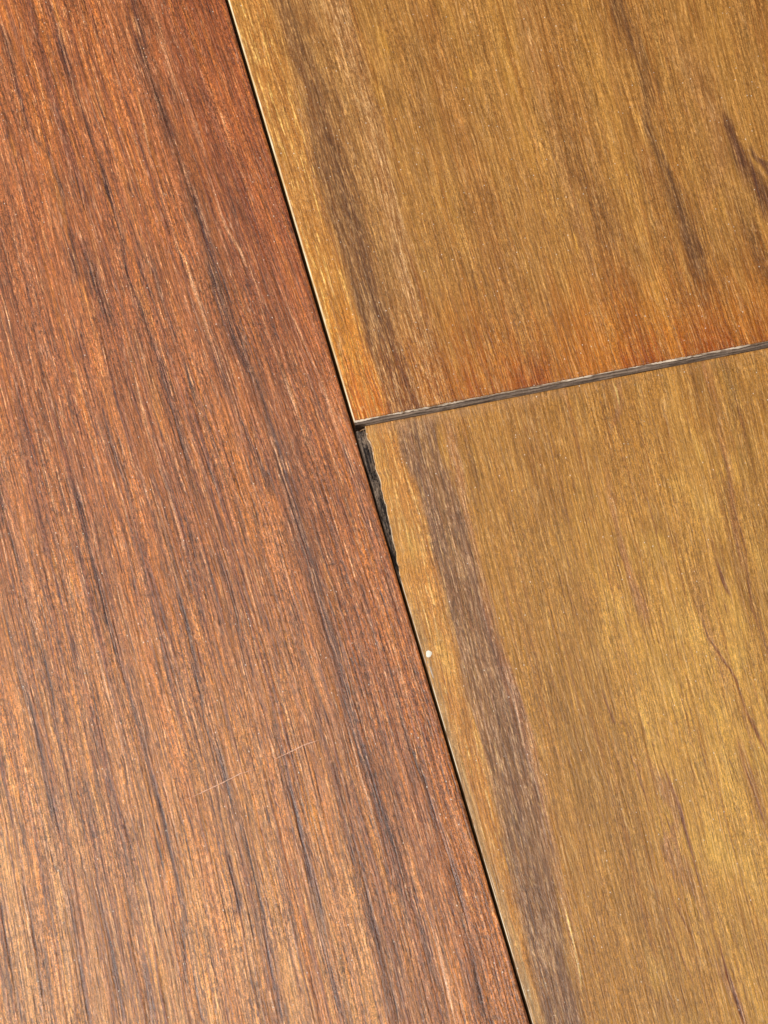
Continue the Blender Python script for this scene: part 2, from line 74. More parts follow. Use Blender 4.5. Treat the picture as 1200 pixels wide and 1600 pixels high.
# ------------------------------------------------------------------ grain synthesis
DU, DV = 0.11, 0.6
class Grain:
    """anisotropic noise and fibre stamps in (grain coordinate g, v) space, sampled on the board's grid"""
    def __init__(s, u, v, warp, u0, seed):
        s.rng = np.random.default_rng(seed)
        s.u, s.v = u, v
        s.UU, s.VV = np.meshgrid(u, v)
        a = (s.UU - u0) / 50; b = s.VV / 80
        g = s.UU + warp[0]*b + warp[1]*b*b + warp[2]*a*b + warp[3]*a*b*b + warp[4]*a*a*b + warp[5]*b**3
        s.g0 = g
        s.G0 = g.min() - 3; s.dg = 0.07; s.ng = int((g.max() + 3 - s.G0) / s.dg) + 1
        s.Gaxis = s.G0 + np.arange(s.ng) * s.dg
        s.g = g
        wob = s.tex(10, 34) * 0.16 + s.tex(2.5, 9) * 0.045 + s.tex(0.8, 3.0) * 0.035
        s.g = g + wob; s.wob = wob
    def smooth(s, a, sg, sv):
        n0, n1 = a.shape
        f0 = np.fft.fftfreq(n0) ; f1 = np.fft.rfftfreq(n1)
        K = np.exp(-2 * (math.pi * f0[:, None] * sv)**2 - 2 * (math.pi * f1[None, :] * sg)**2)
        return np.fft.irfft2(np.fft.rfft2(a) * K, s=a.shape)
    def sample(s, arr):
        out = np.empty_like(s.g)
        for i in range(out.shape[0]):
            out[i] = np.interp(s.g[i], s.Gaxis, arr[i])
        return out
    def tex(s, lg, lv):
        a = s.rng.standard_normal((len(s.v) + 40, s.ng))
        a = s.smooth(a, lg / s.dg / 2, lv / DV / 2)[:len(s.v)]
        a /= a.std()
        return s.sample(a)
    def dashes(s, n, lmin, lmax, wmin, wmax, smin=0.4, dens=None, where=None):
        nv = len(s.v); a = np.zeros((nv, s.ng)); r = s.rng
        gmin, gmax = s.g0.min(), s.g0.max()
        if where is not None: gmin, gmax = s.g0[where].min(), s.g0[where].max()
        for k in range(n):
            gc = r.uniform(gmin, gmax); vc = r.uniform(s.v[0] - 5, s.v[-1] + 5)
            if dens is not None and r.random() > dens(gc, vc): continue
            L = lmin + (lmax - lmin) * r.random()**2; w = wmin + (wmax - wmin) * r.random()**1.5
            st = r.uniform(smin, 1)
            i0 = int((vc - L/2 - s.v[0]) / DV); m = max(2, int(L / DV)); t = np.linspace(0, 1, m)
            path = gc + np.cumsum(r.normal(0, 0.035, m)) + r.normal(0, .012) * (t * m)
            wt = w * (0.35 + 0.65 * np.sin(math.pi * np.clip(t + r.normal(0, .08), 0.02, .98)))
            st_t = st * np.clip(np.sin(math.pi * t) * 2.2, 0, 1) * (0.8 + 0.3 * r.standard_normal(m)).clip(0.1, 1.25)
            half = int((w * 2.2) / s.dg) + 1; off = np.arange(-half, half + 1)
            for j in range(m):
                i = i0 + j
                if i < 0 or i >= nv: continue
                c = (path[j] - s.G0) / s.dg; ci = int(c)
                if ci - half < 0 or ci + half + 1 >= s.ng: continue
                d = (ci + off - c) * s.dg / max(wt[j], 0.06)
                seg = a[i, ci-half:ci+half+1]
                np.maximum(seg, st_t[j] * np.exp(-d * d), out=seg)
        return s.sample(a)
    def streaks(s, lines, edge=0.35, soft=0.5, grow=1.0, jag=0.25):
        """strength mask of the traced streaks, with ragged fibre edges"""
        out = np.zeros_like(s.g)
        n = s.tex(0.5, 6) * jag + s.tex(0.18, 3) * jag * 0.6
        for L in lines:
            A = np.array(L)
            v = s.v; c = np.interp(v, A[:, 0], A[:, 1]); w = np.interp(v, A[:, 0], A[:, 2]) * grow
            st = np.interp(v, A[:, 0], A[:, 3]) * np.clip((v - A[0, 0]) / 3 + .3, 0, 1) * np.clip((A[-1, 0] - v) / 3 + .3, 0, 1)
            st = np.where((v < A[0, 0] - 1) | (v > A[-1, 0] + 1), 0, st)
            h = np.maximum(w / 2, 0.12)[:, None]
            d = np.abs(s.UU + s.wob * 1.0 - c[:, None]) - h * (1 + n * 0.6)
            sf = np.maximum(soft * h, 0.10)
            m = np.clip(0.5 - d / (2 * sf), 0, 1); m = m * m * (3 - 2 * m) * st[:, None]
            np.maximum(out, m, out=out)
        return out
    def blobs(s, L):
        out = np.zeros_like(s.g); n = s.tex(0.5, 5) * .5
        for u, v, w, l in L:
            q = ((s.UU - u) / (w * .8))**2 + ((s.VV - v) / (l * .62))**2
            np.maximum(out, np.exp(-q * (1.1 + n * .6)), out=out)
        return out
def mix(c, col, f):
    f = np.clip(f, 0, 1)[..., None]
    return c * (1 - f) + np.array(col, float) * f
def ss(x, a, b):
    t = np.clip((x - a) / (b - a), 0, 1); return t * t * (3 - 2 * t)

def wear_layer(root, gr, rgb, height, gloss, m, ztop, thick, keep=None, edge_left=None):
    """top sheet of real relief with the wood colour as an attribute, plus a skirt of its own thickness"""
    nv, nu = gr.g.shape
    U_, V_ = gr.UU.copy(), gr.VV.copy()
    if edge_left is not None:                       # the broken left edge: squeeze the first columns onto it
        e = np.interp(gr.v, edge_left[:, 0], edge_left[:, 1])
        k = np.clip((U_ - gr.u[0]) / 6.0, 0, 1)
        U_ = U_ + (e[:, None] - gr.u[0]) * (1 - k)
    Z = ztop + height
    co = np.empty((nv * nu, 3)); co[:, 0] = U_.ravel(); co[:, 1] = V_.ravel(); co[:, 2] = Z.ravel()
    idx = np.arange(nv * nu).reshape(nv, nu)
    q = np.stack([idx[:-1, :-1], idx[1:, :-1], idx[1:, 1:], idx[:-1, 1:]], -1).reshape(-1, 4)
    ring = np.concatenate([idx[0, :-1], idx[:-1, -1], idx[-1, :0:-1], idx[:0:-1, 0]])
    low = co[ring].copy(); low[:, 2] = ztop - thick
    base = nv * nu; n = len(ring); r2 = base + np.arange(n)
    sk = np.stack([ring, np.roll(ring, -1), np.roll(r2, -1), r2], -1)
    co = np.vstack([co, low]); q = np.vstack([q, sk])
    loc = np.empty_like(co)
    loc[:, 0] = (co[:, 0] - root['_u']) * MM; loc[:, 1] = -(co[:, 1] - root['_v']) * MM; loc[:, 2] = (co[:, 2] - root['_z']) * MM
    me = bpy.data.meshes.new('wear_layer')
    me.vertices.add(len(loc)); me.vertices.foreach_set('co', loc.astype(np.float32).ravel())
    me.loops.add(q.size); me.loops.foreach_set('vertex_index', q.astype(np.int32).ravel())
    me.polygons.add(len(q)); me.polygons.foreach_set('loop_start', np.arange(0, q.size, 4, dtype=np.int32))
    sm = np.ones(len(q), bool); sm[-len(sk):] = False
    me.polygons.foreach_set('use_smooth', sm)
    me.update(calc_edges=True); me.validate()
    def attr(name, typ, key, arr):
        at = me.attributes.new(name, typ, 'POINT'); at.data.foreach_set(key, np.ascontiguousarray(arr, dtype=np.float32).ravel())
    col = lin(np.clip(rgb, 0, 255)).reshape(-1, 3)
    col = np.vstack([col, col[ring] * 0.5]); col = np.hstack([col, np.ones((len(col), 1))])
    attr('wood', 'FLOAT_COLOR', 'color', col)
    g = np.stack([gr.g.ravel(), gr.VV.ravel(), np.zeros(gr.g.size)], -1)
    g = np.vstack([g, g[ring]])
    attr('grain', 'FLOAT_VECTOR', 'vector', g)
    gl = np.concatenate([gloss.ravel(), gloss.ravel()[ring]])
    attr('gloss', 'FLOAT', 'value', gl)
    me.materials.append(m)
    o = link(bpy.data.objects.new('wear_layer', me)); o.parent = root
    return o

# ------------------------------------------------------------------ materials
def new_mat(name):
    m = bpy.data.materials.new(name); m.use_nodes = True
    return m, m.node_tree, m.node_tree.nodes['Principled BSDF']
def N(t, typ, **k):
    n = t.nodes.new(typ)
    for a, b in k.items():
        if a in ('operation', 'blend_type', 'data_type', 'attribute_name', 'noise_dimensions', 'feature', 'distance', 'invert', 'clamp'): setattr(n, a, b)
        else: n.inputs[a].default_value = b
    return n
def fibre_material(name, micro=0.22, rough=0.42, spec=0.5, light=(0.62, 0.40, 0.27), lightamt=0.5):
    m, t, p = new_mat(name); L = t.links.new
    col = N(t, 'ShaderNodeAttribute', attribute_name='wood'); ga = N(t, 'ShaderNodeAttribute', attribute_name='grain')
    gl = N(t, 'ShaderNodeAttribute', attribute_name='gloss')
    def coord(sx, sy, off):
        n = N(t, 'ShaderNodeVectorMath', operation='MULTIPLY_ADD'); L(ga.outputs['Vector'], n.inputs[0])
        n.inputs[1].default_value = (sx, sy, 0); n.inputs[2].default_value = (off, off * .7, off * .3); return n.outputs[0]
    def noise(sx, sy, off, detail=2, rough_=.6, dist=0.0):
        n = N(t, 'ShaderNodeTexNoise', Scale=1.0, Detail=detail, Roughness=rough_, Distortion=dist); L(coord(sx, sy, off), n.inputs['Vector']); return n.outputs['Fac']
    def mr(x, a, b, c, d):
        n = N(t, 'ShaderNodeMapRange'); L(x, n.inputs['Value']); n.inputs[1].default_value = a; n.inputs[2].default_value = b; n.inputs[3].default_value = c; n.inputs[4].default_value = d; return n.outputs[0]
    def ma(op, a, b):
        n = N(t, 'ShaderNodeMath', operation=op)
        for i, x in enumerate((a, b)):
            if isinstance(x, (int, float)): n.inputs[i].default_value = x
            else: L(x, n.inputs[i])
        return n.outputs[0]
    fine = noise(2.9, 0.75, 3.1, 3, .72, .5)          # fibre bundles, about 0.3 mm
    grit = noise(4.2, 3.0, 9.7, 2, .7, .3)           # speckle of pores and rays
    hair = noise(3.2, 0.09, 17.3, 3, .62, .35)         # long thin fibres
    v1 = mr(fine, .36, .64, 1 - micro, 1 + micro)
    v2 = mr(grit, .36, .64, 1 - micro * .7, 1 + micro * .7)
    v3 = mr(hair, .36, .64, 1 - micro * .95, 1 + micro * .95)
    calm = mr(noise(.16, .035, 44.1, 2, .5, .0), .38, .62, .70, 1.2)   # some bands of growth are calm, some rough
    v12 = ma('ADD', ma('MULTIPLY', ma('SUBTRACT', ma('MULTIPLY', v1, v2), 1.0), calm), 1.0)
    val = ma('MULTIPLY', v12, v3)
    mul = N(t, 'ShaderNodeVectorMath', operation='SCALE'); L(col.outputs['Color'], mul.inputs[0]); L(val, mul.inputs['Scale'])
    # glints of fibre crests painted as thin pale lines: winding contour lines of a stretched noise, broken up along the grain
    ridge = noise(1.25, 0.085, 31.7, 2, .55, .35)
    line = mr(ma('ABSOLUTE', ma('SUBTRACT', ridge, .5), 0.0), 0.0, 0.022, 1.0, 0.0)
    brk = mr(noise(.9, .12, 5.5, 2), .50, .64, 0.0, 1.0)
    lf = ma('MULTIPLY', ma('MULTIPLY', line, brk), lightamt)
    mx = N(t, 'ShaderNodeMix', data_type='RGBA'); L(lf, mx.inputs['Factor']); L(mul.outputs[0], mx.inputs['A']); mx.inputs['B'].default_value = (*light, 1)
    # tiny glints of the pores, painted in as pale specks
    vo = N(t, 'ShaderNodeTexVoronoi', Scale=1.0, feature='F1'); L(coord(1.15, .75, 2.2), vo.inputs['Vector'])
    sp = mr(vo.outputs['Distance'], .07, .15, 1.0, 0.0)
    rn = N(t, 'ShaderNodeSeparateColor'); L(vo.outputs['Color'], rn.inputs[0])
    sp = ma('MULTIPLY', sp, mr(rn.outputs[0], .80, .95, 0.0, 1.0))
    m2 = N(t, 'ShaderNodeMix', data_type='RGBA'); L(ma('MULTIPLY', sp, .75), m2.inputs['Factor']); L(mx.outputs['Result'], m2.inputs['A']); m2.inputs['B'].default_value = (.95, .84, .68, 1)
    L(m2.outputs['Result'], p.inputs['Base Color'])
    rr = ma('ADD', mr(grit, .3, .7, rough - .06, rough + .08), ma('MULTIPLY', gl.outputs['Fac'], -.12))
    L(rr, p.inputs['Roughness']); p.inputs['Specular IOR Level'].default_value = spec
    h = ma('ADD', ma('ADD', ma('MULTIPLY', fine, .5), ma('MULTIPLY', grit, .45)), ma('ADD', ma('MULTIPLY', hair, .5), ma('MULTIPLY', lf, .25)))
    b = N(t, 'ShaderNodeBump', Strength=1.1, Distance=0.00012); L(h, b.inputs['Height']); L(b.outputs[0], p.inputs['Normal'])
    return m
def plain_material(name, c1, c2, sx, sy, sz, rough=.6, bump=.5, dist=.0002, lo=.35, hi=.65, spec=.4):
    m, t, p = new_mat(name); L = t.links.new
    tc = N(t, 'ShaderNodeTexCoord'); mp = N(t, 'ShaderNodeMapping'); mp.inputs['Scale'].default_value = (sx, sy, sz); L(tc.outputs['Object'], mp.inputs[0])
    n = N(t, 'ShaderNodeTexNoise', Scale=1.0, Detail=5, Roughness=.68, Distortion=.4); L(mp.outputs[0], n.inputs['Vector'])
    r = N(t, 'ShaderNodeMapRange'); L(n.outputs['Fac'], r.inputs['Value']); r.inputs[1].default_value = lo; r.inputs[2].default_value = hi
    mx = N(t, 'ShaderNodeMix', data_type='RGBA'); L(r.outputs[0], mx.inputs['Factor']); mx.inputs['A'].default_value = (*lin(c1), 1); mx.inputs['B'].default_value = (*lin(c2), 1)
    L(mx.outputs['Result'], p.inputs['Base Color']); p.inputs['Roughness'].default_value = rough; p.inputs['Specular IOR Level'].default_value = spec
    b = N(t, 'ShaderNodeBump', Strength=bump, Distance=dist); L(n.outputs['Fac'], b.inputs['Height']); L(b.outputs[0], p.inputs['Normal'])
    return m
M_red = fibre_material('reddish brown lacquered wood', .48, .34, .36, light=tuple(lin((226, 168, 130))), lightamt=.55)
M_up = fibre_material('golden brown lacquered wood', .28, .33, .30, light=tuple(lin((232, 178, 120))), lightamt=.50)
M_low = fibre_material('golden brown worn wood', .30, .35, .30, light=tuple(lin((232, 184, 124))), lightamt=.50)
M_core = plain_material('plywood core', (120, 86, 56), (150, 112, 76), 300, 60, 2000, .8)
M_pale = plain_material('bare pale edge wood', (226, 186, 128), (255, 244, 206), 900, 160, 900, .6)
M_pale2 = plain_material('bare pale worn edge wood', (168, 126, 90), (250, 232, 200), 900, 150, 900, .6, lo=.38, hi=.60)
M_grey = plain_material('weathered grey end grain', (48, 34, 26), (166, 140, 118), 140, 2600, 2600, .5, 1.0, .0003, .30, .70)
M_rim = plain_material('worn pale rim', (118, 92, 68), (226, 206, 182), 260, 900, 900, .5, .8, .0002, .42, .60)
M_dark = plain_material('dark stained broken core', (32, 23, 20), (176, 150, 126), 1900, 150, 900, .50, 1.0, .0006, .44, .72, .35)
M_under = plain_material('shadowed dusty underlay', (60, 50, 42), (84, 70, 58), 300, 300, 300, .95)
M_white = plain_material('white paint', (232, 222, 200), (252, 248, 236), 900, 900, 900, .5)
M_smear = plain_material('dried grey filler film', (150, 130, 112), (200, 184, 168), 900, 500, 900, .5)
M_scr = plain_material('scratch through the lacquer', (206, 150, 120), (244, 200, 170), 1500, 1500, 900, .6)

# ------------------------------------------------------------------ the ground the boards lie on
sub_root = {'_u': 0, '_v': 0, '_z': -15.5}
me = bpy.data.meshes.new('subfloor')
S_ = .6
me.from_pydata([(-S_, -S_, 0), (S_, -S_, 0), (S_, S_, 0), (-S_, S_, 0), (-S_, -S_, -.02), (S_, -S_, -.02), (S_, S_, -.02), (-S_, S_, -.02)], [],
               [(0, 1, 2, 3), (7, 6, 5, 4), (0, 4, 5, 1), (1, 5, 6, 2), (2, 6, 7, 3), (3, 7, 4, 0)])
me.materials.append(M_under); sub = link(bpy.data.objects.new('subfloor', me)); sub.location = (0, 0, -.0155); sub['kind'] = 'structure'

def axis(a, b, d):
    n = int(round((b - a) / d)) + 1
    return np.linspace(a, b, n)

# ================================================================== LEFT BOARD
GROUP = 'wooden boards butted together'
VTOP, VBOT = -150.0, 165.0
left = thing('wooden_board', 'long reddish brown board with dark purple streaks, left of the long seam', 'board', -56, 0, -15, GROUP)
gr = Grain(axis(-112, -0.62, DU), axis(VTOP, VBOT, DV), DATA['warp_left'], -35, 11)
u, v = gr.UU, gr.VV
low = ss(v, -60, 110)
rgb = np.zeros(u.shape + (3,)) + np.array((156, 90, 50.))
rgb = mix(rgb, (162, 104, 56), low)
rgb = mix(rgb, (206, 150, 98), ss(v - .9 * u, 50, 180) * .85)  # glare at the near left corner painted in as paler wood
rgb = mix(rgb, (116, 58, 34), ss(u, -26, -5) * ss(-v, -20, 60) * .80)
rgb = mix(rgb, (160, 88, 42), ss(u, -24, -5) * ss(v, -10, 40) * .5)
a1 = gr.tex(2.4, 60); a2 = gr.tex(.8, 34); a3 = gr.tex(.26, 26); a4 = gr.tex(.13, 12)
mv = gr.tex(.5, 30)
rgb = mix(rgb, (138, 86, 62), ss(mv, .1, 1.6) * .40)
rgb = mix(rgb, (180, 108, 38), ss(-mv, .1, 1.6) * .42)
rgb = mix(rgb, (118, 66, 38), ss(a1, .2, 2.2) * .45)
rgb = mix(rgb, (184, 106, 54), ss(-a1, .4, 2.2) * .40)
quiet = 1 - .80 * ss(u, -22, -6) * ss(-v, -10, 50)      # the top right of the board has calm grain
band = (a2 * .5 + a3 * .65 + a4 * .4) * quiet
rgb = mix(rgb, (98, 54, 46), ss(band, .35, 2.0) * .55)
rgb = mix(rgb, (192, 124, 84), ss(-band, .4, 2.0) * .46)
rgb = mix(rgb, (204, 134, 58), gr.blobs(DATA['left_gold']) * (.42 + .25 * np.tanh(gr.tex(.5, 20))))
fib = .5 + .5 * np.tanh(gr.tex(.15, 11) * 1.8)
st = gr.streaks(DATA['left_dark'], jag=.6, soft=.8, grow=.80)
stw = gr.streaks(DATA['left_dark'], jag=.7, soft=1.8, grow=1.9)
rgb = mix(rgb, (104, 62, 42), stw * .38)
main = gr.streaks(DATA['left_dark'][:1], jag=.35, soft=1.2, grow=1.5)
rgb = mix(rgb, (84, 48, 34), main * .48)
rgb = mix(rgb, (56, 32, 34), st * (.15 + .75 * fib))
rgb = mix(rgb, (190, 150, 132), st * ss(-np.log(fib + .01), .9, 3.) * .45)
dd = lambda g_, v_: (.35 + .65 * float(ss(np.array(v_), -90, 90))) * (.25 if (g_ > -20 and v_ < 10) else 1)
dk = np.maximum(gr.dashes(5000, 2.5, 20, .05, .11, .35, dd), gr.dashes(5500, 1.0, 6.5, .05, .11, .40, dd)); dk2 = gr.dashes(900, 4, 22, .07, .17, .5, dd)
lt = np.maximum(gr.dashes(3600, 2, 18, .05, .10, .3), gr.dashes(5000, 1, 5, .05, .10, .4))
rgb = mix(rgb, (62, 30, 36), dk * .92); rgb = mix(rgb, (56, 30, 36), dk2 * .95 * (.45 + .55 * fib))
ls = gr.streaks(DATA['left_light'], jag=.6, soft=.9)
rgb = mix(rgb, (226, 176, 146), ls * (.15 + .75 * (1 - fib)))
rgb = mix(rgb, (250, 198, 160), lt * .80 * (.35 + .65 * quiet))  # pale fibres: glints of their ridges put into the colour
h = -.045 * dk - .07 * dk2 * fib - .05 * st * fib + .03 * lt + .035 * ls * (1 - fib) + .012 * a3 + .008 * a4
edge = ss(u, -1.0, -.62); h = h - .10 * edge
rgb = mix(rgb, (96, 54, 30), edge * .5)
wear_layer(left, gr, rgb * (1.02, 1.0, .90), h, ls + lt * .5 + st * .6, M_red, 0.0, 3.0)
part('core', left, *box(-111.9, -1.0, VTOP + .1, VBOT - .1, -15, -3.02), M_core)
part('tongue', left, *box(-113.9, -111.92, VTOP + .1, VBOT - .1, -10, -6), M_core)
# the scratch: a shallow burr of lifted lacquer across the grain, broken in two
rs = np.random.default_rng(5)
for line in DATA['scratch']:
    A = np.array(line); n = 60; t = np.linspace(0, 1, n); k = np.linspace(0, 1, len(A))
    cu = np.interp(t, k, A[:, 0]); cv = np.interp(t, k, A[:, 1]) + rs.normal(0, .03, n)
    w = (.07 + .06 * np.abs(rs.normal(0, 1, n))) * np.sin(math.pi * np.clip(t, .03, .97))**.4
    vs = []; fs = []
    for i in range(n):
        vs += [(cu[i], cv[i] - w[i], .0), (cu[i], cv[i], .05), (cu[i], cv[i] + w[i], .0)]
        if i:
            b = 3 * i; fs += [(b-3, b-2, b+1, b), (b-2, b-1, b+2, b+1)]
    part('scratch', left, vs, fs, M_scr)

# ================================================================== UPPER RIGHT BOARD
ZU = 0.30
upper = thing('wooden_board', 'golden board above the end joint, with a near-black streak at its right', 'board', 62, -75, -15, GROUP)
VE = -1.16
gr = Grain(axis(0.26, 126, DU), axis(VTOP, VE, DV), DATA['warp_up'], 35, 23)
u, v = gr.UU, gr.VV
rgb = np.zeros(u.shape + (3,)) + np.array((156, 110, 56.))
leftstrip = 1 - ss(u, 6, 12)
rgb = mix(rgb, (178, 118, 56), leftstrip * .6)
rgb = mix(rgb, (186, 122, 40), leftstrip * ss(v, -70, -20) * .7)
b1 = gr.tex(3.6, 160); b2 = gr.tex(1.1, 60); b3 = gr.tex(.20, 34); b4 = gr.tex(.13, 9); b5 = gr.tex(5, 9)
rgb = mix(rgb, (136, 86, 40), ss(b1, .1, 1.8) * .45)
rgb = mix(rgb, (190, 138, 66), ss(-b1, .3, 2.0) * .45)
rgb = mix(rgb, (196, 146, 66), ss(b5 + .7 * b2, .7, 2.4) * .25)
rgb = mix(rgb, (140, 82, 34), ss(b2 * .5 + b3 * .8, .3, 2.2) * .42)
rgb = mix(rgb, (208, 146, 84), ss(-b2 * .3 - b3 * .6 - b4 * .5, .5, 2.4) * .42)
rgb = mix(rgb, (206, 152, 66), gr.blobs(DATA['up_gold']) * (.36 + .22 * np.tanh(b2 + b3)))
ol = gr.streaks(DATA['up_olive'], jag=.6, soft=1.1, grow=1.6)
rgb = mix(rgb, (80, 52, 36), ol * (.76 + .16 * np.tanh(b3 * 1.5)))
br = gr.streaks(DATA['up_brown'], jag=.10, soft=.34, grow=1.75)
rgb = mix(rgb, (94, 62, 42), br * (.80 + .10 * np.tanh(b2) + .08 * np.tanh(b3)))
zone = gr.streaks(DATA['up_zone'], jag=.10, soft=.14)
rgb = mix(rgb, (128, 88, 54), zone * (.52 + .10 * np.tanh(b2)) * (1 - br))
pk = gr.streaks(DATA['up_pink'], jag=.35, soft=.9, grow=1.5)
fib = .5 + .5 * np.tanh(gr.tex(.15, 5) * 1.3)
rgb = mix(rgb, (158, 112, 84), pk * .46 * (1 - .5 * br))
# the lacquer has soaked in deeper towards the end and turned it orange
org = ss(v + gr.tex(1.2, 14) * 3, -34, -2)
rgb = rgb * (1 - org[..., None] * .66 * (1 - np.array([1.04, .80, .34])))
rgb = rgb * (1 - (ss(v, -12, -1) * ss(b1 + .6 * b2 + .4 * b3, -.6, 1.4) * ss(u, 12, 20))[..., None] * (1 - np.array([.92, .80, .62])))
pu = gr.streaks(DATA['up_purple'], jag=.25, soft=.8, grow=1.8)
rgb = mix(rgb, (72, 42, 36), pu * (.62 + .3 * fib))
ln = gr.streaks(DATA['up_line'], jag=.3, soft=.8)
rgb = mix(rgb, (88, 60, 40), ln * .8)
dk = gr.dashes(4200, 4, 34, .06, .12, .3); lt = gr.dashes(9500, 2, 20, .05, .10, .35)
m_ = np.clip(pk * 1.0 + br * (.05 + .6 * ss(v, -60, 0)) + zone * .3, 0, 1)
ltp = np.maximum(gr.dashes(4200, 1.5, 10, .06, .12, .5), gr.dashes(1100, 3, 14, .06, .12, .6, where=zone > .3)) * m_
ltl = gr.dashes(2200, 4, 18, .08, .16, .5) * leftstrip * (1 - br)
rgb = mix(rgb, (112, 64, 26), dk * .60)
rgb = mix(rgb, (246, 194, 130), lt * .60)  # light dashes paint the glint of raised fibres
rgb = mix(rgb, (255, 214, 172), ltp * .80); rgb = mix(rgb, (255, 216, 140), ltl * .90)
h = -.03 * dk + .02 * lt + .05 * ltp + .04 * ltl + .008 * b3 + .006 * b4 - .05 * pu * fib
wear_layer(upper, gr, rgb * (1.01, .985, .88), h, pk * .6 + ltp + ltl * .8, M_up, ZU, 3.0)
part('core', upper, *box(.5, 126, VTOP + .1, -.3, -15, ZU - 3.02), M_core)
part('groove_lip', upper, *box(.5, 126, -.28, -.05, -14.9, -9), M_core)
# pale bevel along the long edge
def bevel_strip(root, va, vb, uo, ui, zo, zi, m, seed, wob=.04, name='edge_bevel', label=None, dz=-.30, taper=None):
    r = np.random.default_rng(seed); n = int((vb - va) / 1.0) + 2; vv = np.linspace(va, vb, n)
    j = np.convolve(r.normal(0, 1, n + 6), np.ones(7) / 7, 'valid') * wob * 2
    ui_ = (ui if taper is None else np.interp(vv, taper[0], taper[1])) + j
    ui_ = np.maximum(ui_, uo + .03)
    vs = []; fs = []
    for i in range(n):
        um = (uo + ui_[i]) / 2
        vs += [(uo + .12, vv[i], zo + dz), (uo, vv[i], zo), (um, vv[i], zo + (zi - zo) * .62), (ui_[i], vv[i], zi), (ui_[i], vv[i], zo + dz)]
        if i:
            b = 5 * i
            for k in range(4): fs.append((b-5+k, b+k, b+k+1, b-5+k+1))
    return part(name, root, vs, [f[::-1] for f in fs], m, label=label)
bevel_strip(upper, VTOP, -1.1, 0.03, .34, .06, ZU + .015, M_pale, 3, label='thin pale bare wood bevel along the long edge')
# grey end bevel along the joint
r = np.random.default_rng(9); n = 420; uu = np.linspace(.05, 126, n)
def walk(n, k, a): return np.convolve(r.normal(0, 1, n + k - 1), np.ones(k) / k, 'valid') * a * math.sqrt(k)
j1 = walk(n, 25, .05); j2 = walk(n, 9, .035); j3 = walk(n, 5, .03)
prof = [(VE - .02, ZU - 1), (VE - .02, ZU + .005), (VE + .26, ZU - .03), (VE + .46, ZU - .20), (VE + .80, ZU - .24), (-.02, -.26), (.12, -.55), (.14, -2.6)]
vs = []; fs = []; K = len(prof)
for i in range(n):
    tp = .55 * max(0, 1 - uu[i] / 2.4)
    for k, (pv, pz) in enumerate(prof):
        vs.append((uu[i], pv + (j1[i] if 0 < k < 6 else 0) * .9 + (j2[i] if k in (2, 3, 4) else 0) - tp * (k in (5, 6)), pz + (j3[i] if k in (2, 3, 4) else 0)))
    if i:
        b = K * i
        for k in range(K - 1): fs.append((b-K+k, b+k, b+k+1, b-K+k+1))
part('end_bevel', upper, vs, fs, M_grey, label='rough grey weathered bevel along the end joint')

r = np.random.default_rng(31); wr = np.clip(walk(n, 7, .10) + walk(n, 31, .10) + .10, .015, .34)
vs = []; fs = []
for i in range(n):
    zz = j3[i] * .4
    vs += [(uu[i], VE - .06, ZU - .25), (uu[i], VE - .06 - .25 * wr[i], ZU + .012), (uu[i], VE + wr[i] * .6, ZU + .016 + zz), (uu[i], VE + .06 + wr[i], ZU - .02 + zz), (uu[i], VE + .05 + wr[i], ZU - .30)]
    if i:
        b = 5 * i
        for k in range(4): fs.append((b-5+k, b+k, b+k+1, b-5+k+1))
part('worn_rim', upper, vs, fs, M_rim, label='broken pale rim along the top of the end bevel')

# ================================================================== LOWER RIGHT BOARD
lower = thing('wooden_board', 'golden board below the end joint, chipped at its upper left corner', 'board', 62, 82, -15, GROUP)
chip = np.array([(v_, u_) for u_, v_ in DATA['chip']])
VS = .34
r = np.random.default_rng(4)
ev = np.linspace(VS, 170, 400)
eu = np.interp(ev, chip[:, 0], chip[:, 1]) ; eu = np.where(ev > 37.5, .10, eu)
eu = np.where((ev < 37), eu + np.convolve(r.normal(0, 1, 402), np.ones(3) / 3, 'valid') * .11, eu)
eu = np.maximum(eu, .10)
gr = Grain(axis(.10, 126, DU), axis(VS, VBOT, DV), DATA['warp_low'], 35, 37)
u, v = gr.UU, gr.VV
rgb = np.zeros(u.shape + (3,)) + np.array((164, 114, 52.))
rgb = mix(rgb, (192, 144, 70), ss(u - .08 * v, 0, 45) * ss(v, 0, 90) * .95)
c1 = gr.tex(3.4, 130); c2 = gr.tex(1.0, 50); c3 = gr.tex(.20, 22); c4 = gr.tex(.13, 5); c5 = gr.tex(3.5, 7); c6 = gr.tex(1.6, 3.5)
band_c = np.interp(gr.v, *np.array(DATA['low_brown'][0])[:, :2].T)[:, None]
lstrip = 1 - ss(u - band_c, -5, -1.5)
rgb = mix(rgb, (186, 124, 58), lstrip * .75)
rgb = mix(rgb, (132, 90, 44), ss(c1, .2, 2.0) * .34)
rgb = mix(rgb, (190, 142, 72), ss(-c1, .3, 2.0) * .42)
chat = ss(u, 22, 50) * ss(v, -5, 50)
rgb = mix(rgb, (204, 160, 78), ss(c5 * .8 + c6 * .5, .3, 2.2) * chat * .45)  # chatoyant shimmer painted in as lighter and darker patches
rgb = mix(rgb, (138, 94, 42), ss(-c5 * .8 - c6 * .5, .6, 2.4) * chat * .25)
rgb = mix(rgb, (218, 174, 92), gr.blobs(DATA['low_gold']) * (.34 + .26 * np.tanh(c2 + c3)))  # golden shimmer spots, also painted into the colour
rgb = mix(rgb, (138, 86, 44), ss(c2 * .5 + c3 * .8, .4, 2.3) * .38)
rgb = mix(rgb, (206, 152, 92), ss(-c2 * .3 - c3 * .6 - c4 * .5, .6, 2.5) * .38)
ol = gr.streaks(DATA['low_olive'], jag=.5, soft=1.5)
